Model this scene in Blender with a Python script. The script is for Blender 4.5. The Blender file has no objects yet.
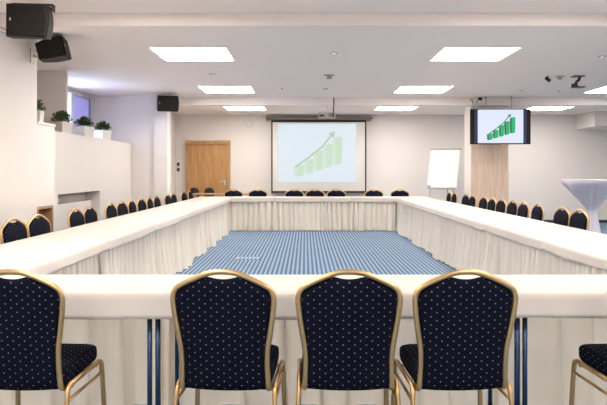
import bpy, bmesh, math, random
from mathutils import Vector, Matrix
random.seed(7)
PI = math.pi
R = math.radians
scene = bpy.context.scene
COL = scene.collection

# ------------------------------------------------------------------ materials
def new_mat(name):
    m = bpy.data.materials.new(name); m.use_nodes = True
    return m, m.node_tree.nodes, m.node_tree.links, m.node_tree.nodes['Principled BSDF']

def plain(name, col, rough=.6, metal=0.0, noise=0.0, nscale=20, bump=0.0, bscale=200, spec=None, sheen=0, aniso=None):
    m, N, L, b = new_mat(name)
    b.inputs['Base Color'].default_value = (*col, 1)
    b.inputs['Roughness'].default_value = rough
    b.inputs['Metallic'].default_value = metal
    if spec is not None: b.inputs['Specular IOR Level'].default_value = spec
    if sheen: b.inputs['Sheen Weight'].default_value = sheen
    tc = N.new('ShaderNodeTexCoord')
    if noise:
        t = N.new('ShaderNodeTexNoise'); t.inputs['Scale'].default_value = nscale; t.inputs['Detail'].default_value = 4
        L.new(tc.outputs['Object'], t.inputs['Vector'])
        r = N.new('ShaderNodeMix'); r.data_type = 'RGBA'
        r.inputs['A'].default_value = (*[c*(1-noise) for c in col], 1)
        r.inputs['B'].default_value = (*[min(1, c*(1+noise)) for c in col], 1)
        L.new(t.outputs['Fac'], r.inputs['Factor']); L.new(r.outputs['Result'], b.inputs['Base Color'])
    if bump:
        t = N.new('ShaderNodeTexNoise'); t.inputs['Scale'].default_value = bscale
        L.new(tc.outputs['Object'], t.inputs['Vector'])
        bp = N.new('ShaderNodeBump'); bp.inputs['Strength'].default_value = bump; bp.inputs['Distance'].default_value = .002
        L.new(t.outputs['Fac'], bp.inputs['Height']); L.new(bp.outputs['Normal'], b.inputs['Normal'])
    return m

def emit(name, col, s=1.0):
    m, N, L, b = new_mat(name)
    b.inputs['Base Color'].default_value = (.02, .02, .02, 1)
    b.inputs['Roughness'].default_value = .6
    b.inputs['Emission Color'].default_value = (*col, 1)
    b.inputs['Emission Strength'].default_value = s
    return m

def wood(name, c1, c2, scale=1.0, rough=.45, horiz=False):
    m, N, L, b = new_mat(name)
    tc = N.new('ShaderNodeTexCoord'); mp = N.new('ShaderNodeMapping')
    mp.inputs['Scale'].default_value = (14*scale, 14*scale, .9*scale) if not horiz else (.9*scale, 14*scale, 14*scale)
    t = N.new('ShaderNodeTexNoise'); t.inputs['Scale'].default_value = 1.6; t.inputs['Detail'].default_value = 6; t.inputs['Distortion'].default_value = 1.2
    cr = N.new('ShaderNodeValToRGB')
    cr.color_ramp.elements[0].position = .32; cr.color_ramp.elements[0].color = (*c1, 1)
    cr.color_ramp.elements[1].position = .68; cr.color_ramp.elements[1].color = (*c2, 1)
    L.new(tc.outputs['Object'], mp.inputs['Vector']); L.new(mp.outputs['Vector'], t.inputs['Vector'])
    L.new(t.outputs['Fac'], cr.inputs['Fac']); L.new(cr.outputs['Color'], b.inputs['Base Color'])
    b.inputs['Roughness'].default_value = rough
    return m

def fabric_dots():
    m, N, L, b = new_mat('navy_dotted_upholstery')
    uv = N.new('ShaderNodeUVMap'); uv.uv_map = 'UVMap'
    def lattice(off):
        add = N.new('ShaderNodeVectorMath'); add.operation = 'ADD'; add.inputs[1].default_value = off
        div = N.new('ShaderNodeVectorMath'); div.operation = 'DIVIDE'; div.inputs[1].default_value = (.050, .036, 1)
        fr = N.new('ShaderNodeVectorMath'); fr.operation = 'FRACTION'
        sb = N.new('ShaderNodeVectorMath'); sb.operation = 'SUBTRACT'; sb.inputs[1].default_value = (.5, .5, 0)
        mu = N.new('ShaderNodeVectorMath'); mu.operation = 'MULTIPLY'; mu.inputs[1].default_value = (.050, .036, 0)
        ln = N.new('ShaderNodeVectorMath'); ln.operation = 'LENGTH'
        L.new(uv.outputs[0], add.inputs[0]); L.new(add.outputs[0], div.inputs[0]); L.new(div.outputs[0], fr.inputs[0])
        L.new(fr.outputs[0], sb.inputs[0]); L.new(sb.outputs[0], mu.inputs[0]); L.new(mu.outputs[0], ln.inputs[0])
        return ln.outputs['Value']
    mn = N.new('ShaderNodeMath'); mn.operation = 'MINIMUM'
    L.new(lattice((5, 5.0, 0)), mn.inputs[0]); L.new(lattice((5.025, 5.018, 0)), mn.inputs[1])
    lt = N.new('ShaderNodeMath'); lt.operation = 'LESS_THAN'; lt.inputs[1].default_value = .0027
    L.new(mn.outputs[0], lt.inputs[0])
    mx = N.new('ShaderNodeMix'); mx.data_type = 'RGBA'
    mx.inputs['A'].default_value = (.004, .005, .014, 1); mx.inputs['B'].default_value = (.25, .22, .19, 1)
    L.new(lt.outputs[0], mx.inputs['Factor']); L.new(mx.outputs['Result'], b.inputs['Base Color'])
    b.inputs['Roughness'].default_value = .9; b.inputs['Specular IOR Level'].default_value = .08
    return m

def carpet():
    m, N, L, b = new_mat('blue_striped_carpet')
    tc = N.new('ShaderNodeTexCoord'); sp = N.new('ShaderNodeSeparateXYZ')
    L.new(tc.outputs['Object'], sp.inputs[0])
    def wave(sock, period):
        a = N.new('ShaderNodeMath'); a.operation = 'MULTIPLY'; a.inputs[1].default_value = 2*PI/period
        s = N.new('ShaderNodeMath'); s.operation = 'SINE'
        k = N.new('ShaderNodeMath'); k.operation = 'MULTIPLY_ADD'; k.inputs[1].default_value = .5; k.inputs[2].default_value = .5
        L.new(sock, a.inputs[0]); L.new(a.outputs[0], s.inputs[0]); L.new(s.outputs[0], k.inputs[0])
        return k.outputs[0]
    wx = wave(sp.outputs['X'], .060)
    wy = wave(sp.outputs['Y'], .16)
    cr = N.new('ShaderNodeValToRGB')
    cr.color_ramp.elements[0].position = .30; cr.color_ramp.elements[0].color = (.095, .165, .28, 1)
    cr.color_ramp.elements[1].position = .62; cr.color_ramp.elements[1].color = (.32, .41, .505, 1)
    L.new(wx, cr.inputs['Fac'])
    nz = N.new('ShaderNodeTexNoise'); nz.inputs['Scale'].default_value = 3; nz.inputs['Detail'].default_value = 8
    L.new(tc.outputs['Object'], nz.inputs['Vector'])
    mx = N.new('ShaderNodeMix'); mx.data_type = 'RGBA'; mx.blend_type = 'MULTIPLY'
    k = N.new('ShaderNodeMath'); k.operation = 'MULTIPLY_ADD'; k.inputs[1].default_value = .06; k.inputs[2].default_value = 0
    L.new(wy, k.inputs[0]); L.new(k.outputs[0], mx.inputs['Factor'])
    L.new(cr.outputs['Color'], mx.inputs['A']); mx.inputs['B'].default_value = (.6, .7, .9, 1)
    mx2 = N.new('ShaderNodeMix'); mx2.data_type = 'RGBA'; mx2.blend_type = 'MULTIPLY'; mx2.inputs['Factor'].default_value = .25
    L.new(mx.outputs['Result'], mx2.inputs['A']); L.new(nz.outputs['Color'], mx2.inputs['B'])
    L.new(mx2.outputs['Result'], b.inputs['Base Color'])
    b.inputs['Roughness'].default_value = .95; b.inputs['Specular IOR Level'].default_value = .1
    return m

def cloth_mat(name, col, trans=0.0):
    m = plain(name, col, rough=.75, noise=.025, nscale=5, bump=.15, bscale=500, spec=.2)
    if trans:
        N, L = m.node_tree.nodes, m.node_tree.links
        b = N['Principled BSDF']; out = N['Material Output']
        t = N.new('ShaderNodeBsdfTranslucent'); t.inputs['Color'].default_value = (*col, 1)
        mx = N.new('ShaderNodeMixShader'); mx.inputs[0].default_value = trans
        L.new(b.outputs[0], mx.inputs[1]); L.new(t.outputs[0], mx.inputs[2]); L.new(mx.outputs[0], out.inputs[0])
    return m

WARM = (1.0, .945, .885)
M = {
 'wall': plain('white_wall_paint', (.80, .745, .705), .85, noise=.012, nscale=1.5, bump=.05, bscale=120, spec=.2),
 'ceiling': plain('white_ceiling_paint', (.91, .825, .775), .9, noise=.01, nscale=1, spec=.15),
 'carpet': carpet(),
 'cloth': cloth_mat('ivory_table_linen', (.69, .62, .56)),
 'skirt': cloth_mat('ivory_skirting_fabric', (.93, .855, .75), .10),
 'skirt_thin': cloth_mat('ivory_backlit_skirting_fabric', (.90, .815, .70), .42),
 'satin': cloth_mat('white_stretch_fabric', (.62, .60, .70)),
 'fabric': fabric_dots(),
 'gold': plain('brushed_gold_metal', (.72, .465, .22), .36, 1.0, noise=.06, nscale=30),
 'steel': plain('blue_grey_steel', (.07, .13, .23), .25, .85, noise=.08, nscale=20),
 'chrome': plain('satin_chrome', (.62, .60, .58), .3, 1.0),
 'particle': plain('table_board', (.45, .33, .22), .6, noise=.1, nscale=40),
 'oak': wood('oak_door_veneer', (.44, .215, .075), (.60, .335, .14), 1.0, .5),
 'oakframe': wood('oak_frame_veneer', (.40, .22, .09), (.54, .32, .15), 1.3, .5),
 'pale_wood': wood('pale_beech_cladding', (.60, .43, .32), (.74, .57, .45), .8, .55),
 'niche_wood': wood('reddish_beech_lining', (.44, .25, .14), (.54, .33, .20), 1.0, .5),
 'table_wood': wood('beech_table_board', (.50, .30, .14), (.60, .38, .2), 1.0, .4, True),
 'black': plain('black_speaker_plastic', (.009, .006, .005), .55, noise=.1, nscale=60, spec=.3),
 'grille': plain('black_speaker_grille', (.009, .006, .005), .7, bump=.6, bscale=600, spec=.25),
 'blackmetal': plain('dark_bracket_metal', (.05, .04, .035), .4, .6),
 'beige_metal': plain('beige_plastic', (.45, .40, .35), .5),
 'dark_brown': plain('dark_brown_vinyl', (.02, .012, .009), .7),
 'whiteplastic': plain('white_plastic', (.78, .77, .75), .45),
 'grey_plastic': plain('grey_plastic', (.33, .32, .30), .5),
 'paper': plain('white_flipchart_paper', (.86, .85, .84), .8),
 'screenwhite': plain('matte_screen_cloth', (.72, .69, .65), .9),
 'screenblack': plain('black_screen_border', (.012, .011, .012), .7),
 'case': plain('screen_case_grey', (.24, .23, .22), .5),
 'baseboard': plain('dark_baseboard', (.03, .03, .04), .6),
 'pot': plain('pale_ceramic_planter', (.70, .655, .60), .5, noise=.05, nscale=12),
 'soil': plain('dark_potting_soil', (.03, .02, .012), .95),
 'leaf': plain('dark_green_leaf', (.045, .085, .022), .5, noise=.6, nscale=25),
 'winframe': plain('white_window_frame', (.62, .60, .62), .5),
 'lamp': emit('led_panel_light', WARM, 24),
 'spot': emit('downlight_bulb', (.85, .9, 1.0), 14),
 'img_bg': emit('projected_image_white', (.72, .80, .87), 1.0),
 'img_green': emit('projected_pale_green', (.56, .73, .56), 1.0),
 'img_green2': emit('projected_paler_green', (.63, .76, .64), 1.0),
 'img_line': emit('projected_grey_green', (.42, .60, .47), 1.0),
 'tv_bg': emit('television_picture_white', (.74, .80, .96), 1.0),
 'tv_green': emit('television_green', (.008, .44, .15), 1.0),
 'tv_green2': emit('television_dark_green', (.004, .16, .055), 1.0),
 'tv_green3': emit('television_light_green', (.10, .62, .30), 1.0),
 'tv_line': emit('television_grey_line', (.10, .22, .17), 1.0),
 'tv_blue': emit('television_navy_bar', (.006, .012, .06), 1.0),
 'slot': plain('blue_grey_plastic', (.34, .40, .47), .6),
 'logo': plain('silver_badge', (.6, .58, .55), .4, .5),
}
# window glass
m, N, L, b = new_mat('window_glass')
b.inputs['Base Color'].default_value = (.95, .95, 1, 1); b.inputs['Roughness'].default_value = 0.0
b.inputs['Transmission Weight'].default_value = 1; b.inputs['IOR'].default_value = 1.02
M['glass'] = m
M['blind'] = cloth_mat('pale_violet_blind', (.36, .32, .40), .6)

# ------------------------------------------------------------------ mesh helpers
def obj(name, bm, mat, parent=None, smooth=False, loc=None):
    bmesh.ops.recalc_face_normals(bm, faces=bm.faces[:])
    me = bpy.data.meshes.new(name); bm.to_mesh(me); bm.free()
    mats = mat if isinstance(mat, (list, tuple)) else [mat]
    for mm in mats: me.materials.append(mm)
    if smooth:
        for p in me.polygons: p.use_smooth = True
    o = bpy.data.objects.new(name, me); COL.objects.link(o)
    if parent: o.parent = parent
    if loc: o.location = loc
    return o

def bx(bm, x0, x1, y0, y1, z0, z1, mi=0, mat=None):
    vs = [bm.verts.new((x, y, z)) for z in (z0, z1) for y in (y0, y1) for x in (x0, x1)]
    if mat is not None:
        for v in vs: v.co = mat @ v.co
    for f in ((0,2,3,1),(4,5,7,6),(0,1,5,4),(2,6,7,3),(0,4,6,2),(1,3,7,5)):
        fc = bm.faces.new([vs[i] for i in f]); fc.material_index = mi
    return vs

def box(name, x0, x1, y0, y1, z0, z1, mat, parent=None, bevel=0, seg=2):
    bm = bmesh.new(); bx(bm, x0, x1, y0, y1, z0, z1)
    if bevel: bmesh.ops.bevel(bm, geom=bm.edges[:]+bm.verts[:], offset=bevel, segments=seg, affect='EDGES', profile=.5)
    return obj(name, bm, mat, parent, smooth=False)

def smooth_path(pts, n=6):
    P = [Vector(p) for p in pts]; out = []
    for i in range(len(P)-1):
        p0 = P[max(i-1, 0)]; p1 = P[i]; p2 = P[i+1]; p3 = P[min(i+2, len(P)-1)]
        for k in range(n):
            t = k/n
            out.append(.5*((2*p1) + (p2-p0)*t + (2*p0-5*p1+4*p2-p3)*t*t + (3*p1-p0-3*p2+p3)*t**3))
    out.append(P[-1]); return out

def tube(bm, pts, rad, seg=8, ry=None):
    """sweep a ring along pts; ry = radius along the second axis"""
    ry = ry or rad
    rings = []; n = len(pts); prev = None
    for i, p in enumerate(pts):
        p = Vector(p)
        d = (Vector(pts[min(i+1, n-1)]) - Vector(pts[max(i-1, 0)])).normalized()
        if prev is None:
            ref = Vector((0, 1, 0)) if abs(d.y) < .9 else Vector((1, 0, 0))
            a = (ref - d*ref.dot(d)).normalized()
        else: a = (prev - d*prev.dot(d)).normalized()
        prev = a; c = d.cross(a)
        rings.append([bm.verts.new(p + a*rad*math.cos(2*PI*k/seg) + c*ry*math.sin(2*PI*k/seg)) for k in range(seg)])
    for i in range(n-1):
        for k in range(seg):
            bm.faces.new((rings[i][k], rings[i][(k+1) % seg], rings[i+1][(k+1) % seg], rings[i+1][k]))
    bm.faces.new(rings[0][::-1]); bm.faces.new(rings[-1])

def lathe(bm, prof, seg=24, cx=0, cy=0):
    rings = []
    for r, z in prof:
        if r < 1e-5: rings.append([bm.verts.new((cx, cy, z))])
        else: rings.append([bm.verts.new((cx+r*math.cos(2*PI*k/seg), cy+r*math.sin(2*PI*k/seg), z)) for k in range(seg)])
    for a, b in zip(rings, rings[1:]):
        for k in range(seg):
            k2 = (k+1) % seg
            if len(a) == 1 and len(b) == 1: continue
            if len(a) == 1: bm.faces.new((a[0], b[k], b[k2]))
            elif len(b) == 1: bm.faces.new((a[k], b[0], a[k2]))
            else: bm.faces.new((a[k], b[k], b[k2], a[k2]))

def prism(bm, poly, y0, y1, mi=0):
    """poly of (x,z) extruded along y"""
    a = [bm.verts.new((x, y0, z)) for x, z in poly]; b = [bm.verts.new((x, y1, z)) for x, z in poly]
    n = len(poly)
    for i in range(n):
        f = bm.faces.new((a[i], a[(i+1) % n], b[(i+1) % n], b[i])); f.material_index = mi
    f = bm.faces.new(a[::-1]); f.material_index = mi; f = bm.faces.new(b); f.material_index = mi

def box_uv(o):
    me = o.data; uv = me.uv_layers.new(name='UVMap')
    for p in me.polygons:
        n = p.normal; ax = max(range(3), key=lambda i: abs(n[i]))
        for li in p.loop_indices:
            c = me.vertices[me.loops[li].vertex_index].co
            uv.data[li].uv = (c.y, c.z) if ax == 0 else ((c.x, c.y) if ax == 2 else (c.x, c.z))

def empty(name, label, cat, loc=(0, 0, 0), rz=0, group=None):
    o = bpy.data.objects.new(name, None); COL.objects.link(o)
    o.empty_display_size = .2
    o.location = loc; o.rotation_euler = (0, 0, rz); tag(o, label, cat, group)
    return o

def tag(o, label, cat, group=None):
    o['label'] = label; o['category'] = cat
    if group: o['group'] = group
    return o

def struct(o, label=None):
    o['kind'] = 'structure'
    if label: o['label'] = label
    return o

def copy_thing(o, parent=None):
    c = o.copy(); COL.objects.link(c)
    if parent: c.parent = parent
    for ch in list(kids[o.name] if o.name in kids else []):
        copy_thing(ch, c)
    return c
kids = {}
def reg(o):
    """remember the children of a prototype"""
    kids[o.name] = [c for c in bpy.data.objects if c.parent == o]
    for c in kids[o.name]: reg(c)

# ------------------------------------------------------------------ the room
Z = 2.82            # ceiling
YB = 15.7           # back wall
struct(box('floor', -4.5, 8.6, -3.1, YB+.2, -.1, 0, M['carpet']), 'blue carpet with narrow pale stripes')
struct(box('ceiling', -4.5, 8.6, -3.1, YB+.2, Z, Z+.15, M['ceiling']), 'flat white ceiling')
struct(box('wall_back', -3.6, 8.6, YB, YB+.2, 0, Z, M['wall']), 'long white back wall')
struct(box('wall_right', 8.4, 8.6, -3.1, YB, 0, Z, M['wall']), 'white wall')
struct(box('wall_front', -3.6, 8.6, -3.1, -2.9, 0, Z, M['wall']), 'white wall')
# left wall: near block with a wooden recess, ending in a low ledge
XN = -2.98
bm = bmesh.new()
bx(bm, XN-.55, XN, -3.1, 6.67, 0, Z)
bx(bm, XN-.55, XN, 6.67, 7.10, .944, 1.87)
bx(bm, XN-.55, XN, 7.10, 7.14, 0, 1.87)
bx(bm, XN-.55, XN-.40, 6.67, 7.10, 0, .944)
struct(obj('wall_left', bm, M['wall']), 'white near block of the left wall with low ledge')
struct(box('trim_1', XN-.54, XN+.008, 6.675, 7.15, 1.872, 1.90, M['wall']), 'white cap board on the low ledge')
# half wall with niche
XH = -3.38
bm = bmesh.new()
bx(bm, -4.08, XH, 7.36, 8.21, 0, 1.887)
bx(bm, -4.08, XH, 9.89, 11.68, 0, 1.887)
bx(bm, -4.08, XH, 8.21, 9.89, 1.025, 1.887)
bx(bm, -4.08, -3.62, 8.21, 9.89, 0, 1.025)
struct(obj('wall_left_low', bm, M['wall']), 'white half height wall carrying the planters')
struct(box('wall_left_niche', -3.58, -3.52, 8.22, 9.88, 0.002, .87, M['wall']), 'white infill panel in the wall niche')
# window wall, with opening
XW = -4.1
wy0, wy1, wz0, wz1 = 9.40, 11.66, 1.95, 2.80
bm = bmesh.new()
bx(bm, XW-.3, XW, 6.5, wy0, 0, Z)
bx(bm, XW-.3, XN-.5, 6.3, 6.5, 0, Z)
bx(bm, XW-.3, XW, wy1, 12.0, 0, Z)
bx(bm, XW-.3, XW, wy0, wy1, 0, wz0)
bx(bm, XW-.3, XW, wy0, wy1, wz1, Z)
struct(obj('wall_left_window', bm, M['wall']), 'white wall around the high window')
struct(box('wall_left_pier', -4.095, -3.525, 8.86, 8.92, 1.889, Z-.001, M['wall']), 'short white pier before the window')
bm = bmesh.new()
bx(bm, XW, -2.90, 11.70, 12.0, 0, Z-.001)
bx(bm, -3.67, -3.37, 12.0, YB, 0, Z-.001)
struct(obj('wall_left_back', bm, M['wall']), 'white return wall beside the door')
struct(box('wall_left_pillar', -2.94, -2.672, 11.66, 11.94, 0, Z-.001, M['wall']), 'slim white pillar under the far speaker')
# beams, soffit, baseboard
struct(box('trim_2', XN, 8.4, 5.60, 5.85, 2.70, Z-.001, M['ceiling']), 'white ceiling beam nearest the camera')
struct(box('trim_3', -2.95, 8.4, 12.0, 12.22, 2.67, Z-.001, M['ceiling']), 'white ceiling beam further back')
struct(box('trim_4', 7.1, 8.4, 14.7, YB-.001, 2.44, Z-.001, M['wall']), 'white boxed duct in the far right corner')
struct(box('baseboard_back', -1.8, 8.4, YB-.02, YB, .002, .075, M['baseboard']), 'dark baseboard under the back wall')

# window
wn = box('window_1', XW-.30, XW-.02, wy0-.0, wy1+.0, wz0, wz0+.035, M['winframe'])
struct(wn, 'high window with pale frame and violet blind')
def frame_rect(bm, y0, y1, z0, z1, x0, x1, t):
    bx(bm, x0, x1, y0, y0+t, z0, z1); bx(bm, x0, x1, y1-t, y1, z0, z1)
    bx(bm, x0, x1, y0+t, y1-t, z0, z0+t); bx(bm, x0, x1, y0+t, y1-t, z1-t, z1)
bm = bmesh.new(); frame_rect(bm, wy0, wy1, wz0+.03, wz1, XW-.10, XW-.03, .05); bx(bm, XW-.10, XW-.03, 10.60, 10.67, wz0+.03, wz1)
obj('window_frame', bm, M['winframe'], wn)
for a, b_ in ((wy0+.05, 10.60), (10.67, wy1-.05)):
    bm = bmesh.new(); frame_rect(bm, a, b_, wz0+.08, wz1-.05, XW-.085, XW-.02, .028)
    s = obj('sash', bm, M['winframe'], wn)
    bm = bmesh.new(); bx(bm, XW-.06, XW-.05, a+.028, b_-.028, wz0+.108, wz1-.078)
    obj('pane', bm, M['glass'], s)
box('blind', XW-.085, XW-.080, 10.70, 11.64, wz0+.09, wz1-.05, M['blind'], wn)
bm = bmesh.new(); tube(bm, [(XW-.01, 11.1, wz1-.07), (XW+.03, 11.1, wz1-.09), (XW+.04, 11.35, wz1-.09)], .008)
obj('tilt_handle', bm, M['grey_plastic'], wn)

# column with beech cladding
co = struct(box('wall_column', 3.38, 4.15, 12.24, 12.72, 0, Z-.001, M['wall']), 'column with pale wood planks on its face')
bm = bmesh.new()
for k in range(6):
    x0 = 3.385 + k*.1265; bx(bm, x0, x0+.1255, 12.215, 12.239, .002, 2.45)
obj('wood_cladding', bm, M['pale_wood'], co)

# door
DX0, DX1, DT = -3.115, -1.95, 2.145
dr = struct(box('door_1', DX0+.09, DX1-.09, YB-.035, YB-.003, .005, DT-.09, M['oak']), 'oak veneered door with lever handle')
bm = bmesh.new()
bx(bm, DX0, DX0+.09, YB-.09, YB-.002, .003, DT); bx(bm, DX1-.09, DX1, YB-.09, YB-.002, .003, DT)
bx(bm, DX0+.09, DX1-.09, YB-.09, YB-.002, DT-.09, DT)
obj('door_frame', bm, M['oakframe'], dr)
bm = bmesh.new()
tube(bm, [(-2.09, YB-.036, 1.08), (-2.09, YB-.09, 1.08), (-2.09-.02, YB-.095, 1.08), (-2.24, YB-.095, 1.08)], .011)
bx(bm, -2.115, -2.065, YB-.045, YB-.035, .98, 1.12)
obj('handle', bm, M['chrome'], dr)

# wooden lining of the recess in the near block
al = empty('recess_lining', 'reddish wooden lining of the small open recess low in left wall', 'recess', (XN-.2, 6.885, 0))
bm = bmesh.new()
bx(bm, -.19, .205, -.213, -.185, .002, .942); bx(bm, -.19, .205, .185, .213, .002, .942)
bx(bm, -.19, .205, -.185, .185, .914, .942)
obj('surround', bm, M['niche_wood'], al)
box('back_panel', -.19, -.175, -.184, .184, .002, .913, M['niche_wood'], al)
box('shelf', -.174, .18, -.184, .184, .45, .47, M['niche_wood'], al)

# ------------------------------------------------------------------ ceiling lights
def ceiling_light(x0, y0, label):
    w = .90; d = .84
    t = empty('ceiling_light', label, 'ceiling light', (x0+.465, y0+.45, Z), 0, 'square ceiling light panels')
    bm = bmesh.new()
    f = .012; z0, z1 = -.010, -.001
    bx(bm, -w/2-f, -w/2, -d/2-f, d/2+f, z0, z1); bx(bm, w/2, w/2+f, -d/2-f, d/2+f, z0, z1)
    bx(bm, -w/2, w/2, -d/2-f, -d/2, z0, z1); bx(bm, -w/2, w/2, d/2, d/2+f, z0, z1)
    obj('frame', bm, M['whiteplastic'], t)
    box('diffuser', -w/2, w/2, -d/2, d/2, -.006, -.001, M['lamp'], t)
rows = [(7.10, 'row nearest the camera'), (10.35, 'middle row'), (13.58, 'row beyond the far beam')]
cols = [(-1.86, 'left'), (1.65, 'middle'), (5.2, 'right')]
for (y, rn) in rows:
    for (x, cn) in cols:
        if y == 7.10 and x > 5: lab = 'bright square ceiling light panel beyond the right edge of the photo'
        else: lab = 'square ceiling light panel in the %s, %s' % (rn, cn + 'most' if cn != 'middle' else 'second from left')
        ceiling_light(x, y, lab)
for y, rn in ((3.9, 'just above'), (.7, 'behind'), (-2.3, 'far behind')):
    for x, cn in cols:
        ceiling_light(x, y, 'square ceiling light panel %s the camera, in the %s column' % (rn, cn))

def downlight(x, y, label):
    t = empty('downlight', label, 'ceiling light', (x, y, Z), 0, 'small round downlights')
    bm = bmesh.new(); lathe(bm, [(.028, -.001), (.05, -.001), (.05, -.009), (.028, -.012), (.028, -.001)], 20)
    obj('ring', bm, M['chrome'], t, True)
    bm = bmesh.new(); lathe(bm, [(0, -.004), (.027, -.004), (.027, -.002), (0, -.002)], 16)
    obj('bulb', bm, M['spot'], t)
downlight(.36, 7.49, 'small recessed downlight between the two nearest light panels')
downlight(.37, 10.72, 'small recessed downlight in front of the projector, before the beam')
downlight(-1.40, 9.07, 'small recessed downlight between two left light panels')
downlight(3.92, 10.9, 'small recessed downlight above the hanging television')
downlight(3.81, 7.70, 'small recessed downlight at right edge of the photo')
downlight(-1.41, 15.25, 'small recessed downlight near back wall, above the white wall disc')
downlight(2.15, 15.25, 'small recessed downlight near back wall, right of the projection screen')

def detector(x, y, name, label, cat, big=1.0, mat='beige_metal'):
    bm = bmesh.new()
    lathe(bm, [(0, -.001), (.085*big, -.001), (.085*big, -.010*big), (.055*big, -.014*big), (.03*big, -.022*big), (.03*big, -.036*big),
               (.045*big, -.040*big), (.045*big, -.052*big), (.02*big, -.062*big), (0, -.062*big)], 20)
    o = obj(name, bm, M[mat], None, True, (x, y, Z)); tag(o, label, cat)
detector(.37, 9.2, 'smoke_detector', 'beige round smoke detector on ceiling above the projector', 'detector', 1.0)
detector(3.95, 9.3, 'smoke_detector', 'beige smoke detector beside the empty ceiling bracket', 'detector', .9)
detector(-.41, 10.7, 'sprinkler_head', 'tiny grey sprinkler head on ceiling left of the projector', 'sprinkler', .3, 'grey_plastic')
detector(4.65, 11.0, 'sprinkler_head', 'tiny grey sprinkler head below the empty ceiling bracket', 'sprinkler', .3, 'grey_plastic')

# small black spotlight on the ceiling
sl = empty('spotlight', 'small black spotlight hanging from ceiling, left of the ceiling bracket', 'spotlight', (3.76, 9.3, Z))
bm = bmesh.new(); tube(bm, [(0, 0, -.001), (0, 0, -.03)], .015); obj('stem', bm, M['beige_metal'], sl)
bm = bmesh.new(); tube(bm, [(-.03, 0, -.025), (.025, -.03, -.085)], .026, 12); obj('head', bm, M['black'], sl)
# empty ceiling bracket
cb = empty('ceiling_bracket', 'dark empty equipment bracket hanging from ceiling, upper right', 'bracket', (4.23, 9.3, Z))
box('mount_plate', -.085, .085, -.07, .07, -.014, -.001, M['blackmetal'], cb)
bm = bmesh.new(); tube(bm, [(.03, 0, -.012), (.015, 0, -.06), (-.03, 0, -.10), (-.02, 0, -.165)], .022, 10); obj('arm', bm, M['blackmetal'], cb)
bm = bmesh.new(); bx(bm, -.08, .09, -.06, .06, -.182, -.166); bx(bm, -.09, -.03, -.03, .03, -.17, -.12); obj('cradle', bm, M['blackmetal'], cb)

# ------------------------------------------------------------------ banquet chair

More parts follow.
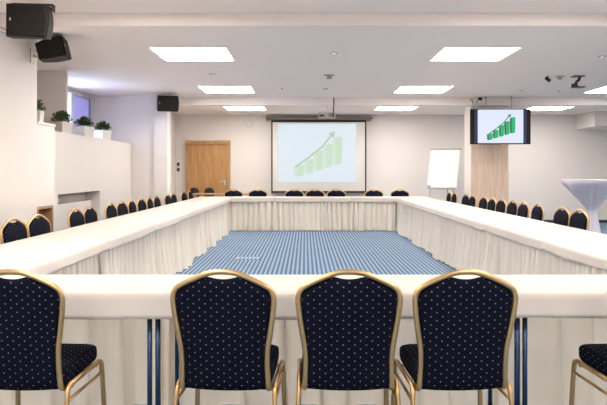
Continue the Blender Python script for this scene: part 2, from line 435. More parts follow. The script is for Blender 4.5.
half = [(0, .914), (.045, .911), (.085, .899), (.130, .880), (.172, .860), (.203, .839), (.2155, .810), (.2165, .780),
        (.210, .720), (.199, .650), (.188, .580), (.185, .520), (.186, .465), (.188, .420)]
def plane_y(z): return -.190 - (z-.42)*.115
def wid(z):
    hs = sorted(half[5:], key=lambda p: p[1])
    if z <= hs[0][1]: return hs[0][0]
    if z >= hs[-1][1]: return hs[-1][0]
    for a, b in zip(hs, hs[1:]):
        if a[1] <= z <= b[1]:
            t = (z-a[1])/(b[1]-a[1]); return a[0]+(b[0]-a[0])*t
def top_z(x):
    x = abs(x)
    for a, b in zip(half, half[1:]):
        if a[0] <= x <= b[0] and b[0] > a[0]:
            return a[1] + (b[1]-a[1])*(x-a[0])/(b[0]-a[0])
    return .842
def make_chair():
    t = empty('banquet_chair', 'x', 'chair')
    # back cushion
    bm = bmesh.new(); NS, NT = 22, 20
    def pt(s, k):
        # width limited by outline, top follows the frame and dips at the hand grip
        xs = s*.202
        zt = top_z(xs) - .010
        if abs(xs) < .066: zt = min(zt, .882 + .012*(abs(xs)/.066)**2)
        zb = .398 - .010*(1-s*s)
        z = zb + (zt-zb)*k
        x = s*(wid(z)-.007)
        return x, z
    F, B = {}, {}
    for i in range(NS+1):
        s = -1 + 2*i/NS
        for j in range(NT+1):
            k = j/NT; x, z = pt(s, k)
            e = (1-abs(s)**5)*(1-abs(2*k-1)**9)
            e = max(e, 0)**.5
            y = plane_y(z)
            F[i, j] = bm.verts.new((x, y+.004+.026*e, z))
            if i in (0, NS) or j in (0, NT): B[i, j] = F[i, j]
            else: B[i, j] = bm.verts.new((x, y-.002-.013*e, z))
    for i in range(NS):
        for j in range(NT):
            bm.faces.new((F[i, j], F[i+1, j], F[i+1, j+1], F[i, j+1]))
            bm.faces.new((B[i, j], B[i, j+1], B[i+1, j+1], B[i+1, j]))
    c = obj('backrest', bm, M['fabric'], t, True); box_uv(c)
    # gold back frame
    pts = [(x, plane_y(z), z) for x, z in half]
    hook = [(.189, -.182, .402), (.190, -.155, .392), (.192, -.120, .398)]
    path = smooth_path([(-x, y, z) for x, y, z in (pts+hook)[::-1]][:-1] + pts + hook, 4)
    bm = bmesh.new(); tube(bm, path, .0125, 8, .0105)
    obj('back_frame', bm, M['gold'], t, True)
    # seat: padded slab with rounded corners and a soft crowned top
    bm = bmesh.new(); NX = NY = 14
    sx0, sy0, sy1 = .203, -.200, .228
    def seat_xy(u, v, inset):
        hx = sx0-inset; hy = (sy1-sy0)/2-inset; r = .050
        x = u*hx; y = v*hy
        ax, ay = abs(x)-(hx-r), abs(y)-(hy-r)
        if ax > 0 and ay > 0:
            m_ = max(ax, ay); l_ = math.hypot(ax, ay) or 1
            k_ = m_/l_
            x = math.copysign(hx-r+ax*k_, x); y = math.copysign(hy-r+ay*k_, y)
        return x*(1-.04*max(0, v)), y+(sy0+sy1)/2
    def sp(i): # denser near the rim
        t_ = -1+2*i/NX; return math.copysign(1-(1-abs(t_))**1.35, t_)
    top = {}
    for i in range(NX+1):
        for j in range(NY+1):
            u, v = sp(i), sp(j); x, y = seat_xy(u, v, .016)
            top[i, j] = bm.verts.new((x, y, .486+.010*(1-u*u)*(1-v*v)-.006*max(0, v)**3))
    for i in range(NX):
        for j in range(NY): bm.faces.new((top[i, j], top[i+1, j], top[i+1, j+1], top[i, j+1]))
    rim = [(i, 0) for i in range(NX)]+[(NX, j) for j in range(NY)]+[(i, NY) for i in range(NX, 0, -1)]+[(0, j) for j in range(NY, 0, -1)]
    prev = [top[k] for k in rim]
    for inset, z in ((.008, .482), (.002, .474), (.0, .462), (.0, .430), (.004, .414), (.012, .405), (.03, .402)):
        ring = []
        for (i, j) in rim:
            x, y = seat_xy(sp(i), sp(j), inset); dz = -.006*max(0, sp(j))**3 if z > .45 else 0
            ring.append(bm.verts.new((x, y, z+dz)))
        for k in range(len(rim)):
            k2 = (k+1) % len(rim); bm.faces.new((prev[k], prev[k2], ring[k2], ring[k]))
        prev = ring
    bm.faces.new(prev[::-1])
    c = obj('seat', bm, M['fabric'], t, True); box_uv(c)
    # legs and rails
    for s in (-1, 1):
        bm = bmesh.new()
        tube(bm, smooth_path([(s*.232, -.262, .004), (s*.226, -.225, .15), (s*.217, -.190, .33), (s*.214, -.176, .388), (s*.213, -.150, .408)], 4), .0125, 8, .0105)
        obj('leg', bm, M['gold'], t, True)
        bm = bmesh.new()
        tube(bm, smooth_path([(s*.213, .165, .408), (s*.213, .192, .398), (s*.214, .203, .36), (s*.220, .215, .18), (s*.226, .228, .004)], 4), .0125, 8, .0105)
        obj('leg', bm, M['gold'], t, True)
        bm = bmesh.new(); tube(bm, [(s*.213, -.152, .408), (s*.213, .167, .408)], .0105, 8, .0125)
        bx(bm, s*.213-.014 if s > 0 else s*.213-.004, s*.213+.004 if s > 0 else s*.213+.014, -.12, .14, .398, .404)
        obj('seat_rail', bm, M['gold'], t, True)
        bm = bmesh.new(); tube(bm, [(s*.215, -.181, .345), (s*.214, .204, .345)], .007)
        obj('stretcher', bm, M['gold'], t, True)
    for y in (-.12, .15):
        bm = bmesh.new(); tube(bm, [(-.213, y, .392), (.213, y, .392)], .008)
        obj('cross_bar', bm, M['gold'], t, True)
    return t
proto = make_chair(); reg(proto); first = [True]
def chair(x, y, rz, label, group):
    if first[0]: c = proto; first[0] = False
    else: c = copy_thing(proto)
    c.location = (x, y, 0); c.rotation_euler = (0, 0, rz); c['label'] = label; c['category'] = 'chair'; c['group'] = group
    return c
# nearest row, backs to the camera
g = 'navy banquet chairs along the near table'
for x, rz, lab in ((-1.234, -3, 'navy dotted banquet chair cut off by the left edge of the photo'),
                   (-.335, -3.5, 'navy dotted banquet chair left of centre, its back to the camera'),
                   (.188, 0, 'navy dotted banquet chair nearest the centre, its back to the camera'),
                   (.672, 3, 'navy dotted banquet chair right of centre, beside the blue steel table legs'),
                   (1.560, 3, 'navy dotted banquet chair at lower right corner, only seat and legs showing')):
    chair(x, 2.79, R(rz), lab, g)
ORD = ['first', 'second', 'third', 'fourth', 'fifth', 'sixth', 'seventh', 'eighth', 'ninth', 'tenth', 'eleventh', 'twelfth', 'thirteenth', 'fourteenth']
g = 'navy banquet chairs behind the left tables'
extra = {0: ', at left photo edge', 1: ', before the wooden recess', 2: ', before the wall niche', 3: ', before niche end', 13: ', beside the far corner'}
SIDE_Y = {'L': [], 'R': []}
def relax(ys, gap=.474):
    ys = list(ys)
    for _ in range(400):
        for i in range(len(ys)-1):
            d = ys[i+1]-ys[i]
            if d < gap: ys[i] -= (gap-d)/2; ys[i+1] += (gap-d)/2
    return ys
for i, y in enumerate(relax([2.60*600/(305-px) for px in (14, 38, 76, 91, 112, 122, 132, 142, 149.5, 156.5, 167, 173, 184, 190)])):
    SIDE_Y['L'].append(y)
    chair(-2.365+random.uniform(-.012, .012), y, -PI/2+R(random.uniform(-3, 3)), '%s navy chair from the camera along left tables%s' % (ORD[i], extra.get(i, '')), g)
g = 'navy banquet chairs behind the right tables'
extra = {0: ', in front of the draped bar table', 11: ', below the flipchart'}
for i, y in enumerate(relax([3.03*600/(px-305) for px in (579.5, 562, 536, 524, 513, 500.5, 492, 485, 473, 466, 454, 449)])):
    SIDE_Y['R'].append(y)
    chair(2.795+random.uniform(-.012, .012), y, PI/2+R(random.uniform(-3, 3)), '%s navy chair from the camera along right tables%s' % (ORD[i], extra.get(i, '')), g)
g = 'navy banquet chairs behind the far table'
for i, px in enumerate((233.5, 258, 294, 315, 336, 374, 400)):
    chair((px-305)*14.2/600, 13.96, PI+R(random.uniform(-2, 2)),
          '%s chair from the left behind the far table, facing the camera' % ORD[i], g)

# two small round-backed chairs and a beech table by the door
def small_chair():
    t = empty('round_back_chair', 'x', 'chair')
    bm = bmesh.new()
    prof = [(-.10, .60), (.10, .60), (.125, .70), (.125, .82), (.105, .88), (.06, .915), (0, .922), (-.06, .915), (-.105, .88), (-.125, .82), (-.125, .70)]
    prism(bm, prof, -.205, -.17)
    bmesh.ops.bevel(bm, geom=bm.edges[:], offset=.008, segments=2, affect='EDGES')
    obj('backrest', bm, M['dark_brown'], t, True)
    bm = bmesh.new(); lathe(bm, [(0, .43), (.16, .43), (.175, .445), (.17, .465), (.12, .475), (0, .478)], 24); obj('seat', bm, M['dark_brown'], t, True)
    for s in (-1, 1):
        bm = bmesh.new(); tube(bm, [(s*.12, -.15, .003), (s*.10, -.165, .43), (s*.09, -.188, .72)], .010); obj('leg', bm, M['blackmetal'], t, True)
        bm = bmesh.new(); tube(bm, [(s*.12, .15, .003), (s*.10, .12, .435)], .010); obj('leg', bm, M['blackmetal'], t, True)
    return t
sc = small_chair(); reg(sc)
g = 'dark round-backed chairs by the door'
sc.location = (-2.87, 15.36, 0); sc.rotation_euler = (0, 0, PI); sc['label'] = 'dark brown round-backed chair at left side of the oak door'; sc['group'] = g
s2 = copy_thing(sc); s2.location = (-2.48, 15.36, 0); s2['label'] = 'dark brown round-backed chair in front of the middle of the oak door'
wt = empty('wooden_table', 'beech-topped table between the far cloth table and the oak door', 'table', (-1.9, 14.86, 0))
box('tabletop', -.86, .86, -.17, .17, .765, .80, M['table_wood'], wt, .004)
for sx in (-1, 1):
    for sy in (-1, 1): box('leg', sx*.82-.02, sx*.82+.02, sy*.13-.02, sy*.13+.02, .002, .764, M['grey_plastic'], wt)

# ------------------------------------------------------------------ tables, linen and skirts
def table(x0, x1, y0, y1, along, label, group, rear=.03):
    """folding table: board, four steel legs and end bars"""
    cx, cy = (x0+x1)/2, (y0+y1)/2; Lx, Ly = (x1-x0)/2, (y1-y0)/2
    t = empty('folding_table', label, 'table', (cx, cy, 0), 0, group)
    box('tabletop', -Lx+.004, Lx-.004, -Ly+.004, Ly-.004, .722, .75, M['particle'], t, .003)
    bm0 = []
    for sx in (-1, 1):
        for sy in (-1, 1):
            ex = Lx-(.020 if sy < 0 else rear) if along == 'x' else Lx-.13
            ey = Ly-.055 if along == 'x' else Ly-.045
            if along == 'y' and ((cx < 0) == (sx < 0)):
                ys = SIDE_Y['L' if cx < 0 else 'R']
                while ey > .3 and any(abs(cy+sy*ey-q) < .26 for q in ys): ey -= .02
            bm = bmesh.new(); tube(bm, [(sx*ex, sy*ey, .003), (sx*ex, sy*ey, .721)], .0125, 12)
            lg = obj('leg', bm, M['steel'], t, True)
            bm = bmesh.new(); lathe(bm, [(0, .002), (.017, .002), (.017, .03), (.0135, .035), (.0135, .002)], 12, sx*ex, sy*ey)
            obj('foot_cap', bm, M['black'], lg, True)
    for s in (-1, 1):
        bm = bmesh.new()
        if along == 'x': tube(bm, [(s*(Lx-.020), -Ly+.055, .68), (s*(Lx-.020), Ly-.055, .68)], .010)
        else: tube(bm, [(-Lx+.055, s*(Ly-.045), .68), (Lx-.055, s*(Ly-.045), .68)], .010)
        obj('end_bar', bm, M['steel'], t, True)
    return t

def nz(a, ph): return math.sin(a*2.1+ph)*.5+math.sin(a*5.3+ph*1.7)*.3+math.sin(a*11.7+ph*2.3)*.2

def linen(x0, x1, y0, y1, along, lo_drop, hi_drop, label, group, seed, lift=0.0, corner=1.0):
    """cloth lying over a table; lo/hi = overhang at the low / high side across; runs along `along`"""
    rnd = random.Random(seed); ph = rnd.uniform(0, 6)
    L0, L1 = (x0, x1) if along == 'x' else (y0, y1)
    W0, W1 = (y0, y1) if along == 'x' else (x0, x1)
    bm = bmesh.new(); nL = 40; r = .014
    prof = []      # (across, z, kind)
    W = W1-W0
    def side(drop, sgn, edge):
        out = []
        if drop > 0:
            for k in range(6): out.append((edge+sgn*(.022 - .008*k/5), .752-.012-(drop-.012)*(5-k)/5 , 1-(k)/5))
            out.append((edge+sgn*.004, .7505, 0))
        else: out.append((edge, .7525, 0))
        return out
    lo = side(lo_drop, -1, W0); hi = side(hi_drop, 1, W1)[::-1]
    mid = [(W0+W*k/12, .7535, -1) for k in range(1, 12)]
    prof = lo+mid+hi
    grid = []
    for i in range(nL+1):
        u = L0 + (L1-L0)*i/nL; row = []
        endf = max(0, 1-(L1-u)/.08)*corner
        for (w, z, kd) in prof:
            dz = dw = 0
            if kd > 0:     # hanging part
                sg = -1 if w < (W0+W1)/2 else 1
                dw = sg*(.006+.006*nz(u*2.2, ph+w))*kd + sg*endf*.012*kd
                dz = -.008*nz(u*1.3, ph*2+w)*kd + endf*.022*kd
            elif kd == -1:
                dz = .0012*(nz(u*1.5+w*3, ph)+1)+lift*endf
            else: dz = lift*endf*.5
            p = (u, w+dw, z+dz) if along == 'x' else (w+dw, u, z+dz)
            row.append(bm.verts.new(p))
        grid.append(row)
    for i in range(nL):
        for j in range(len(prof)-1):
            bm.faces.new((grid[i][j], grid[i+1][j], grid[i+1][j+1], grid[i][j+1]))
    cx, cy = (x0+x1)/2, (y0+y1)/2
    bmesh.ops.translate(bm, verts=bm.verts[:], vec=(-cx, -cy, 0))
    o = obj('tablecloth', bm, M['cloth'], None, True, (cx, cy, 0)); tag(o, label, 'tablecloth', group)
    md = o.modifiers.new('thickness', 'SOLIDIFY'); md.thickness = .0016; md.offset = 1
    return o

def skirt(a0, a1, base, along, sgn, label, group, seed, pitch=.115, amp=.056, flare=.06, ztop=.715, mat='skirt', cap=.098):
    """pleated skirting hung along a table edge; sgn = side it bulges to"""
    rnd = random.Random(seed)
    Lg = a1-a0; n = max(60, int(Lg/.0075)); rows = 14
    # irregular pleat phase
    ph = [0.0]; k = 0
    knots = [rnd.uniform(.65, 1.5) for _ in range(int(Lg/.09)+3)]
    bm = bmesh.new(); grid = []
    phase = 0; f2 = rnd.uniform(0, 6)
    for i in range(n+1):
        u = a0+Lg*i/n
        kk = (u-a0)/.09; i0 = int(kk); fr = kk-i0
        loc = knots[i0]*(1-fr)+knots[i0+1]*fr
        phase += 2*PI*(Lg/n)/(pitch*loc)
        row = []
        big = math.sin(phase*.31+f2)*.5+math.sin(phase*.137+f2*2)*.5
        env = .75+.35*math.sin(phase*.093+f2*3)
        endk = min(1, (u-a0)/.03, (a1-u)/.03)
        for j in range(rows+1):
            v = j/rows
            s = 2*abs(math.sin(.5*phase + .25*math.sin(v*2.5+f2)*v))**.6-1
            s2 = math.sin(phase*.5+f2+v)
            a = amp*(.85+.3*v)*env
            off = .006 + a*(s*(1-.3*v) + s2*.45*v + 1.0) + flare*v*v*(.45+.55*big*big+.12*s2)
            off = min(off, cap + (flare*1.3+.03)*v*v)
            zz = ztop - (ztop-.004)*v + (.003*(s2+1)*v**6)
            du = .010*v*math.sin(phase*.5+f2*1.3)
            w = base + sgn*off
            p = (u+du*endk, w, zz) if along == 'x' else (w, u+du*endk, zz)
            row.append(bm.verts.new(p))
        grid.append(row)
    for i in range(n):
        for j in range(rows):
            bm.faces.new((grid[i][j], grid[i+1][j], grid[i+1][j+1], grid[i][j+1]))
    c = ((a0+a1)/2, base, 0) if along == 'x' else (base, (a0+a1)/2, 0)
    bmesh.ops.translate(bm, verts=bm.verts[:], vec=(-c[0], -c[1], 0))
    o = obj('table_skirt', bm, M[mat], None, True, c); tag(o, label, 'table skirt', group)
    return o

# near row of three tables
FY0, FY1 = 2.92, 3.41
for i, (a, b_) in enumerate(((-2.55, -.75), (-.75, 1.07), (1.07, 2.87))):
    w = ('left', 'middle', 'right')[i]
    table(a, b_, FY0, FY1, 'x', 'steel-legged folding table under white cloth, %s one of the nearest row' % w, 'folding tables of the nearest row', (.07, .035, .12)[i])
    ca, cb_ = ((-2.55, -.42), (-.42, .80), (.80, 2.87))[i]
    linen(ca+.0003, cb_-.0003, FY0, FY1, 'x', .122, 0, 'white tablecloth over the %s part of the nearest table row' % w, 'tablecloths on the nearest row', 10+i, .0, .0)
    skirt(a-.015, b_+.015, FY1-.065, 'x', 1, 'pleated skirt hanging behind the %s table of the nearest row' % w, 'skirts of the nearest row', 20+i, pitch=.20, amp=.055, flare=-.03, mat='skirt_thin', cap=.09)
# side rows
XL0, XL1 = -2.45, -1.70; XR0, XR1 = 2.055, 2.81
seg = (13.52-3.435)/6
for i in range(6):
    y0 = 3.435+seg*i; y1 = y0+seg
    table(XL0, XL1, y0, y1, 'y', '%s cloth-covered folding table from the camera in the left row' % ORD[i], 'folding tables of the left row')
    linen(XL0, XL1, y0+.002, y1-.002, 'y', .11, .085, 'white tablecloth on the %s table from the camera, left row' % ORD[i], 'tablecloths on the left row', 30+i, .004)
    skirt(y0-.02, y1+.02, XL1-.092, 'y', 1, 'pleated ivory skirt of the %s table from the camera, left row' % ORD[i], 'skirts of the left row', 40+i)
    table(XR0, XR1, y0, y1, 'y', '%s cloth-covered folding table from the camera in the right row' % ORD[i], 'folding tables of the right row')
    linen(XR0, XR1, y0+.002, y1-.002, 'y', .085, .11, 'white tablecloth on the %s table from the camera, right row' % ORD[i], 'tablecloths on the right row', 50+i, .004)
    skirt(y0-.02, y1+.02, XR0+.092, 'y', -1, 'pleated ivory skirt of the %s table from the camera, right row' % ORD[i], 'skirts of the right row', 60+i)
# far row
for i, (a, b_) in enumerate(((-2.45, -.70), (-.70, 1.03), (1.03, 2.81))):
    w = ('left', 'middle', 'right')[i]
    table(a, b_, 13.54, 14.05, 'x', 'cloth-covered folding table, %s one of the far row' % w, 'folding tables of the far row')
    linen(a+.002, b_-.002, 13.54, 14.05, 'x', .10 if i == 1 else .10, .08, 'white tablecloth on the %s table of the far row' % w, 'tablecloths on the far row', 70+i, .0)
    s0 = max(a, XL1-.07)-.02; s1 = min(b_, XR0+.07)+.02
    skirt(s0, s1, 13.63, 'x', -1, 'pleated ivory skirt under the %s table of the far row' % w, 'skirts of the far row', 80+i, pitch=.11, flare=.03)

# ------------------------------------------------------------------ projection screen and television with the same bar chart
BARS = [(293.6, 303.6, 166.2, 177), (304.2, 313.2, 160.2, 174), (314.2, 322.8, 151.5, 171), (323.4, 332.4, 145, 168), (333, 342, 138, 165.3)]
ARROW = [(295, 167), (309, 157), (322, 146.5), (331, 135.5)]
def chart(parent, x0, x1, z0, z1, yf, mats, down=False):
    bg, gr, dk, lt, ln = mats
    def uv(px, py): return x0+(x1-x0)*(px-277.5)/78.5, z1-(z1-z0)*(py-123.5)/58.5
    box('picture', x0, x1, yf-.003, yf, z0, z1, bg, parent)
    for (a, b_, t, bt) in BARS:
        bm = bmesh.new()
        w = b_-a
        A = [uv(a+w*.30, t), uv(b_+.2, t-1.0), uv(b_-.2, bt-2.0), uv(a+w*.33, bt)]
        prism(bm, A[::-1], yf-.0055, yf-.0035, 0)
        S = [uv(a-.3, t+.6), uv(a+w*.30, t), uv(a+w*.33, bt), uv(a, bt-1.6)]
        prism(bm, S[::-1], yf-.0055, yf-.0035, 1)
        T = [uv(a-.3, t+.6), uv(a+w*.55, t-1.8), uv(b_+.2, t-1.0), uv(a+w*.30, t)]
        prism(bm, T[::-1], yf-.0062, yf-.0036, 2)
        obj('bar', bm, [gr, dk, lt], parent)
    bm = bmesh.new()
    P = [uv(*p) for p in ARROW]
    for (p, q) in zip(P, P[1:]):
        d = Vector((q[0]-p[0], q[1]-p[1])).normalized(); n = Vector((-d.y, d.x))*(x1-x0)*.011
        prism(bm, [(p[0]+n.x, p[1]+n.y), (p[0]-n.x, p[1]-n.y), (q[0]-n.x, q[1]-n.y), (q[0]+n.x, q[1]+n.y)], yf-.0078, yf-.0064)
    q = P[-1]; d = Vector((P[-1][0]-P[-2][0], P[-1][1]-P[-2][1])).normalized(); n = Vector((-d.y, d.x)); s = (x1-x0)*.045
    prism(bm, [(q[0]+n.x*s, q[1]+n.y*s), (q[0]-n.x*s, q[1]-n.y*s), (q[0]+d.x*s*1.7, q[1]+d.y*s*1.7)], yf-.0078, yf-.0064)
    obj('arrow', bm, ln, parent)

SY = 15.52
def wx(px, Y=SY): return (px-305)*Y/600
def wz(py, Y=SY): return 1.34+(171.5-py)*Y/600
ps = empty('projection_screen', 'large roll-down projection screen showing a pale green bar chart', 'screen', (wx(318.7), SY, 0))
ox = wx(318.7)
bm = bmesh.new(); 
tube(bm, [(wx(266.5)-ox, .03, wz(118.2)), (wx(370)-ox, .03, wz(118.2))], .045, 14)
bx(bm, wx(266)-ox, wx(268)-ox, -.03, .15, wz(120.3), wz(116.2)); bx(bm, wx(368)-ox, wx(371)-ox, -.03, .15, wz(120.3), wz(116.2))
tube(bm, [(wx(371)-ox, .03, wz(118.2)), (wx(373.5)-ox, .03, wz(118.2))], .025, 10)
obj('case', bm, M['case'], ps, True)
box('screen_cloth', wx(272.6)-ox, wx(365.0)-ox, .0, .004, wz(191), wz(122.2), M['screenwhite'], ps)
bm = bmesh.new()
bx(bm, wx(271.2)-ox, wx(366.4)-ox, -.001, .006, wz(122.2), wz(120)); bx(bm, wx(271.2)-ox, wx(272.6)-ox, -.001, .006, wz(193), wz(122.2))
bx(bm, wx(365.0)-ox, wx(366.4)-ox, -.001, .006, wz(193), wz(122.2)); bx(bm, wx(272.6)-ox, wx(365.0)-ox, -.001, .006, wz(193), wz(191))
obj('border', bm, M['screenblack'], ps)
box('bottom_bar', wx(271.2)-ox, wx(366.4)-ox, -.012, .014, wz(194), wz(193.05), M['case'], ps)
chart(ps, wx(277.8)-ox, wx(356)-ox, wz(182), wz(123.8), -.001, (M['img_bg'], M['img_green'], M['img_green2'], M['img_green2'], M['img_line']))

TY = 11.75
tv = empty('television', 'flat television hung from the beam before the wood-clad column, green bar chart', 'television', (wx(500.5, TY), TY, wz(126.6, TY)), R(-1.5))
W2, H2 = .585, .345
bm = bmesh.new(); bx(bm, -W2, W2, 0, .05, -H2, H2); bx(bm, -.3, .3, .05, .085, -.2, .2)
bmesh.ops.bevel(bm, geom=bm.edges[:], offset=.006, segments=2, affect='EDGES')
obj('housing', bm, M['black'], tv)
bm = bmesh.new(); t_ = .012
bx(bm, -W2+.003, W2-.003, -.008, .0, H2-t_, H2-.002); bx(bm, -W2+.003, W2-.003, -.008, .0, -H2+.002, -H2+.02)
bx(bm, -W2+.003, -W2+.022, -.008, .0, -H2+.02, H2-t_); bx(bm, W2-.022, W2-.003, -.008, .0, -H2+.02, H2-t_)
obj('bezel', bm, M['black'], tv)
for s in (-1, 1):
    a, b_ = (-W2+.08, -W2+.142) if s < 0 else (W2-.142, W2-.08)
    box('side_band', a, b_, -.004, -.001, -H2+.021, H2-.013, M['tv_blue'], tv)
chart(tv, -W2+.143, W2-.143, -H2+.021, H2-.013, -.001, (M['tv_bg'], M['tv_green'], M['tv_green2'], M['tv_green3'], M['tv_line']))
bm = bmesh.new()
bx(bm, -.30, .30, .10, .13, .20, .24)
tube(bm, [(-.25, .11, .22), (-.25, .12, .60), (-.25, .235, .60)], .012)
tube(bm, [(.25, .11, .22), (.25, .12, .60), (.25, .235, .60)], .012)
tube(bm, [(-.555, .06, .30), (-.50, .06, .36), (-.54, .06, .545), (-.52, .235, .55)], .012)
tube(bm, [(-.50, .06, .36), (-.42, .08, .54), (-.38, .10, .555)], .010)
obj('bracket', bm, M['beige_metal'], tv, True)
bm = bmesh.new(); tube(bm, [(-.40, .09, .555), (-.34, .09, .555)], .03, 12); obj('joint', bm, M['black'], tv, True)

# projector
PY = 12.42
pr = empty('projector', 'small beige projector hanging from ceiling in front of the screen', 'projector', (wx(327, PY), PY, Z))
zc = wz(115.6, PY)-Z
bm = bmesh.new(); bx(bm, -.185, .185, -.13, .13, zc-.055, zc+.055)
bmesh.ops.bevel(bm, geom=bm.edges[:], offset=.015, segments=2, affect='EDGES'); obj('body', bm, M['beige_metal'], pr)
bm = bmesh.new(); tube(bm, [(-.1, .128, zc), (-.1, .165, zc)], .035, 16); obj('lens', bm, M['black'], pr, True)
bm = bmesh.new()
for k in range(5): bx(bm, .03+k*.024, .042+k*.024, -.134, -.129, zc-.03, zc+.03)
bx(bm, -.16, -.06, -.134, -.129, zc-.03, zc+.01)
obj('vents', bm, M['dark_brown'], pr)
bm = bmesh.new(); tube(bm, [(0, 0, zc+.055), (0, 0, -.002)], .022, 12); bx(bm, -.12, .12, -.1, .1, zc+.056, zc+.07); bx(bm, -.06, .06, -.06, .06, -.012, -.001)
obj('mount', bm, M['whiteplastic'], pr, True)
bm = bmesh.new(); tube(bm, smooth_path([(.12, -.45, -.004), (.12, -.45, -.15), (.112, -.44, -.25), (.12, -.30, -.36), (.14, -.15, zc-.01), (.15, -.129, zc-.03)], 6), .012); obj('cable', bm, M['dark_brown'], pr, True)

# ------------------------------------------------------------------ loudspeakers
def speaker(label, loc, rot, w=.37, h=.285, d=.24):
    """landscape cabinet, grille toward -y, tapered towards the back; origin at the cabinet centre"""
    t = empty('loudspeaker', label, 'loudspeaker', loc, 0, 'black wall loudspeakers'); t.rotation_euler = rot
    bm = bmesh.new()
    fr = []; bk = []
    n = 6
    outline = [(-w/2, -h/2), (w/2-.02, -h/2)]
    outline += [(w/2-.02+.02*math.sin(PI*k/8), -h/2+h*k/8) for k in range(1, 8)]
    outline += [(w/2-.02, h/2), (-w/2, h/2)]
    a = [bm.verts.new((x, -d/2+.012, z)) for x, z in outline]; b_ = [bm.verts.new((x*.62, d/2, z*.80)) for x, z in outline]
    m_ = [bm.verts.new((x*.97, 0, z*.98)) for x, z in outline]
    k_ = len(outline)
    for i in range(k_):
        j = (i+1) % k_
        bm.faces.new((a[i], a[j], m_[j], m_[i])); bm.faces.new((m_[i], m_[j], b_[j], b_[i]))
    bm.faces.new(a[::-1]); bm.faces.new(b_)
    obj('cabinet', bm, M['black'], t)
    bm = bmesh.new(); o2 = [(x*.97, z*.96) for x, z in outline]; o3 = [(x*.93, z*.92) for x, z in outline]
    c0 = [bm.verts.new((x, -d/2+.011, z)) for x, z in o2]; c1 = [bm.verts.new((x, -d/2-.004, z)) for x, z in o2]; c2 = [bm.verts.new((x, -d/2-.014, z)) for x, z in o3]
    for i in range(k_):
        j = (i+1) % k_; bm.faces.new((c0[i], c0[j], c1[j], c1[i])); bm.faces.new((c1[i], c1[j], c2[j], c2[i]))
    bm.faces.new(c2[::-1]); bm.faces.new(c0)
    obj('grille', bm, M['grille'], t)
    box('badge', -w/2+.038, -w/2+.048, -d/2-.018, -d/2-.0145, -.008, .016, M['logo'], t)
    return t
# A: nearest, on a long arm from the left wall
sA = speaker('largest black loudspeaker at top left, on a long wall arm', (-2.262, 5.0, 2.575), (R(2), R(1.5), 0), .345, .27)
bm = bmesh.new()
bx(bm, -.165, .165, -.03, .03, .150, .158); bx(bm, -.172, -.165, -.03, .03, .10, .158); bx(bm, .160, .167, -.03, .03, .10, .158)
obj('bracket', bm, M['blackmetal'], sA)
bm = bmesh.new()
tube(bm, [(-.20, .0, -.075), (-.72, .0, .14)], .006); tube(bm, [(-.20, .0, -.105), (-.72, .0, .08)], .006)
tube(bm, [(-.17, .0, -.09), (-.21, .0, -.09)], .025, 10)
obj('arm', bm, M['chrome'], sA, True)
# B: on the wall end, seen from below
sB = speaker('black loudspeaker tilted down on the wall edge beneath the nearest speaker', (-2.735, 6.50, 2.65), (R(-14), R(0), R(100)), .30, .22, .28)
bm = bmesh.new(); tube(bm, [(-.02, .11, .0), (-.02, .16, .03)], .02, 10); obj('mount', bm, M['chrome'], sB, True)
bkt = empty('wall_bracket', 'small chrome bracket on the wall edge holding the tilted speaker', 'bracket', (XN, 6.55, 2.60))
box('plate', .001, .012, -.05, .05, -.08, .08, M['chrome'], bkt)
bm = bmesh.new(); tube(bm, [(.01, 0, 0), (.07, .04, .0), (.12, .10, .01)], .014); obj('arm', bm, M['chrome'], bkt, True)
# C: on the slim pillar
sC = speaker('black loudspeaker high on the slim white pillar, beside the door wall', (-2.60, 11.40, 2.63), (R(6), 0, R(14)), .40, .30, .22)
bm = bmesh.new(); bx(bm, -.22, -.10, .10, .19, -.12, .13); obj('mount', bm, M['beige_metal'], sC)

# ------------------------------------------------------------------ back wall bits
bm = bmesh.new(); lathe(bm, [(0, 0), (.105, 0), (.105, .02), (.085, .035), (.05, .03), (0, .03)], 28)
bmesh.ops.rotate(bm, verts=bm.verts[:], cent=(0, 0, 0), matrix=Matrix.Rotation(R(90), 3, 'X'))
o = obj('wall_disc', bm, M['whiteplastic'], None, True, (wx(249, YB), YB-.001, wz(123.5, YB))); tag(o, 'round white disc high on the back wall, above and right of the door', 'wall speaker')
for py, w in ((164.3, 'upper'), (169.6, 'lower')):
    t = empty('light_switch', '%s dark light switch of two left of the oak door' % w, 'switch', (wx(178.3, YB), YB, wz(py, YB)), 0, 'light switches')
    box('plate', -.035, .035, -.012, -.001, -.045, .045, M['dark_brown'], t, .003)
    box('rocker', -.02, .02, -.017, -.0125, -.028, .028, M['blackmetal'], t)

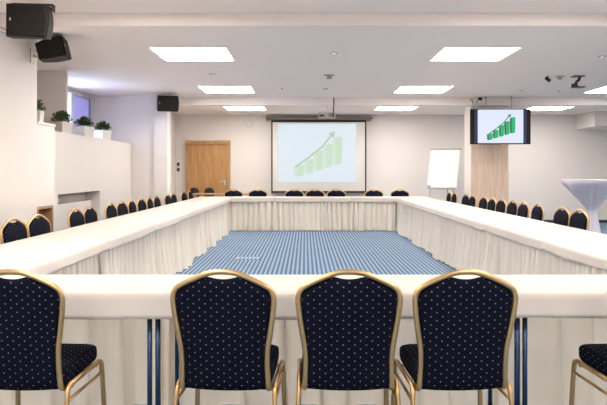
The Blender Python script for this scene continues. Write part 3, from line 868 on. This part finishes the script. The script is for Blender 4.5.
# ------------------------------------------------------------------ flipchart
fc = empty('flipchart_easel', 'white flipchart on a grey tripod easel in the far right corner', 'flipchart', (3.36, 14.75, 0), R(-33))
tilt = Matrix.Translation((0, 0, .94)) @ Matrix.Rotation(R(-16), 4, 'X')
bm = bmesh.new(); bx(bm, -.38, .38, 0, .018, -.01, 1.0, 0, tilt); obj('board', bm, M['whiteplastic'], fc)
bm = bmesh.new(); bx(bm, -.37, .37, -.010, -.001, .03, .97, 0, tilt); obj('paper_pad', bm, M['paper'], fc)
bm = bmesh.new(); bx(bm, -.38, .40, -.016, .02, .972, 1.005, 0, tilt); obj('clamp_bar', bm, M['grey_plastic'], fc)
bm = bmesh.new(); bx(bm, -.36, .36, -.05, .0, -.035, -.012, 0, tilt); bx(bm, -.36, -.29, -.045, -.012, -.012, .05, 0, tilt); obj('pen_tray', bm, M['grey_plastic'], fc)
for pts in ([(-.30, .03, .95), (-.36, -.16, .003)], [(.30, .03, .95), (.36, -.16, .003)], [(0, .31, 1.70), (0, .52, .003)]):
    bm = bmesh.new(); tube(bm, pts, .012); obj('leg', bm, M['grey_plastic'], fc, True)

# ------------------------------------------------------------------ bar table in a stretch cover
bt = empty('bar_table', 'round high bar table in a white stretch cover, at right', 'bar table', (4.06, 8.5, 0))
bm = bmesh.new(); lathe(bm, [(0, 1.20), (.395, 1.20), (.40, 1.207), (.40, 1.222), (.39, 1.228), (0, 1.23)], 48); obj('tabletop', bm, M['cloth'], bt, True)
bm = bmesh.new(); tube(bm, [(0, 0, .03), (0, 0, 1.199)], .03, 12); obj('pole', bm, M['chrome'], bt, True)
bm = bmesh.new(); lathe(bm, [(0, .002), (.17, .002), (.17, .012), (.04, .03), (0, .03)], 24); obj('base', bm, M['chrome'], bt, True)
bm = bmesh.new(); seg_ = 96; prof = [(.404, 1.222), (.404, 1.19), (.385, 1.16), (.30, 1.07), (.215, .98), (.135, .89), (.078, .82), (.062, .79), (.070, .74), (.10, .60), (.135, .40), (.175, .2), (.205, .02)]
rings = []
for r, z in prof:
    ring = []
    for k in range(seg_):
        a = 2*PI*k/seg_
        tt = min(1, max(0, (1.20-z)/.38)); fold = .10*math.sin(4*a+.6)+.06*math.sin(9*a+1+3*tt)+.035*math.sin(17*a)
        rr = r*(1+fold*math.sin(PI*min(1, tt*.8))*(1 if z > .8 else .6))
        ring.append(bm.verts.new((rr*math.cos(a), rr*math.sin(a), z)))
    rings.append(ring)
for a, b_ in zip(rings, rings[1:]):
    for k in range(seg_): bm.faces.new((a[k], a[(k+1) % seg_], b_[(k+1) % seg_], b_[k]))
obj('cover', bm, M['satin'], bt, True)

# ------------------------------------------------------------------ potted plants
def leaf(bm, c, d, up, L_, W_):
    d = d.normalized(); s = d.cross(up).normalized(); n = s.cross(d).normalized()
    pts = [c, c+d*L_*.35+s*W_+n*L_*.05, c+d*L_*.75+s*W_*.7, c+d*L_-n*L_*.08, c+d*L_*.75-s*W_*.7, c+d*L_*.35-s*W_+n*L_*.05]
    mid = c+d*L_*.5-n*L_*.06
    vs = [bm.verts.new(p) for p in pts]; vm = bm.verts.new(mid)
    for i in range(6): bm.faces.new((vs[i], vs[(i+1) % 6], vm))
def planter(x, y, z, s, rz, label, seed):
    rnd = random.Random(seed)
    t = empty('potted_plant', label, 'potted plant', (x, y, z), rz, 'potted plants on the left ledge')
    bm = bmesh.new(); a, b_, h = .095*s, .108*s, .165*s
    lo = [bm.verts.new((sx*a, sy*a, .001)) for sx, sy in ((-1, -1), (1, -1), (1, 1), (-1, 1))]
    hi = [bm.verts.new((sx*b_, sy*b_, h)) for sx, sy in ((-1, -1), (1, -1), (1, 1), (-1, 1))]
    inn = [bm.verts.new((sx*(b_-.01), sy*(b_-.01), h)) for sx, sy in ((-1, -1), (1, -1), (1, 1), (-1, 1))]
    ind = [bm.verts.new((sx*(b_-.012), sy*(b_-.012), h-.02)) for sx, sy in ((-1, -1), (1, -1), (1, 1), (-1, 1))]
    bm.faces.new(lo[::-1])
    for i in range(4):
        j = (i+1) % 4
        bm.faces.new((lo[i], lo[j], hi[j], hi[i])); bm.faces.new((hi[i], hi[j], inn[j], inn[i])); bm.faces.new((inn[i], inn[j], ind[j], ind[i]))
    bm.faces.new(ind)
    obj('planter', bm, M['pot'], t)
    box('soil', -(b_-.013), (b_-.013), -(b_-.013), (b_-.013), h-.019, h-.012, M['soil'], t)
    bm = bmesh.new()
    for k in range(320):
        th = rnd.uniform(0, 2*PI); el = rnd.uniform(-.1, 1.5)
        rr = .085*s*rnd.uniform(.3, 1)
        d = Vector((math.cos(th)*math.cos(el), math.sin(th)*math.cos(el), math.sin(el)+.1))
        c = Vector((0, 0, h-.005)) + Vector((d.x*rr*1.55, d.y*rr*1.55, max(0, d.z)*rr*1.35+.012))
        leaf(bm, c, d+Vector((rnd.uniform(-.5, .5), rnd.uniform(-.5, .5), rnd.uniform(-.2, .5))), Vector((rnd.uniform(-.3, .3), rnd.uniform(-.3, .3), 1)), rnd.uniform(.04, .065)*s, .014*s)
    obj('foliage', bm, M['leaf'], t)
    bm = bmesh.new()
    for k in range(5):
        th = 2*PI*k/5; tube(bm, [(0.02*math.cos(th), .02*math.sin(th), h-.02), (.05*math.cos(th), .05*math.sin(th), h+.035)], .003, 5)
    obj('stem', bm, M['leaf'], t)
planter(-3.13, 6.93, 1.90, .85, R(10), 'small potted plant on the nearest ledge, half hidden by the wall', 1)
planter(-3.51, 8.66, 1.887, 1.0, R(-20), 'bushy plant in square pot before the left pane, leftmost of three on the half wall', 2)
planter(-3.51, 9.53, 1.887, 1.0, R(-22), 'leafy plant in square white pot, middle of three on the half wall', 3)
planter(-3.51, 10.40, 1.887, .98, R(-24), 'leafy plant in square white pot, rightmost on the half wall', 4)

# floor outlet plate in the carpet
fo = empty('floor_outlet', 'flat grey floor outlet cover in the striped carpet, centre left', 'floor outlet', (-.87, 9.25, 0))
box('cover_plate', -.18, .18, -.13, .13, .001, .006, M['carpet'], fo)
bm = bmesh.new()
for k in range(6): bx(bm, -.17+k*.06, -.135+k*.06, -.10, .10, .0065, .009)
obj('cover_slots', bm, M['slot'], fo)

# ------------------------------------------------------------------ world, camera, view
w = bpy.data.worlds.new('daylight'); scene.world = w; w.use_nodes = True
bg = w.node_tree.nodes['Background']; bg.inputs['Color'].default_value = (.55, .68, 1.0, 1); bg.inputs['Strength'].default_value = 13
cam = bpy.data.cameras.new('camera'); co_ = bpy.data.objects.new('camera', cam); COL.objects.link(co_)
co_.location = (0, 0, 1.34); co_.rotation_euler = (R(90), 0, 0)
cam.sensor_width = 36; cam.lens = 600*36/607
cam.shift_x = -1.5/607; cam.shift_y = -31/607
scene.camera = co_
scene.view_settings.view_transform = 'Standard'; scene.view_settings.look = 'None'
scene.view_settings.exposure = 0; scene.view_settings.gamma = 1
scene.view_settings.use_curve_mapping = False
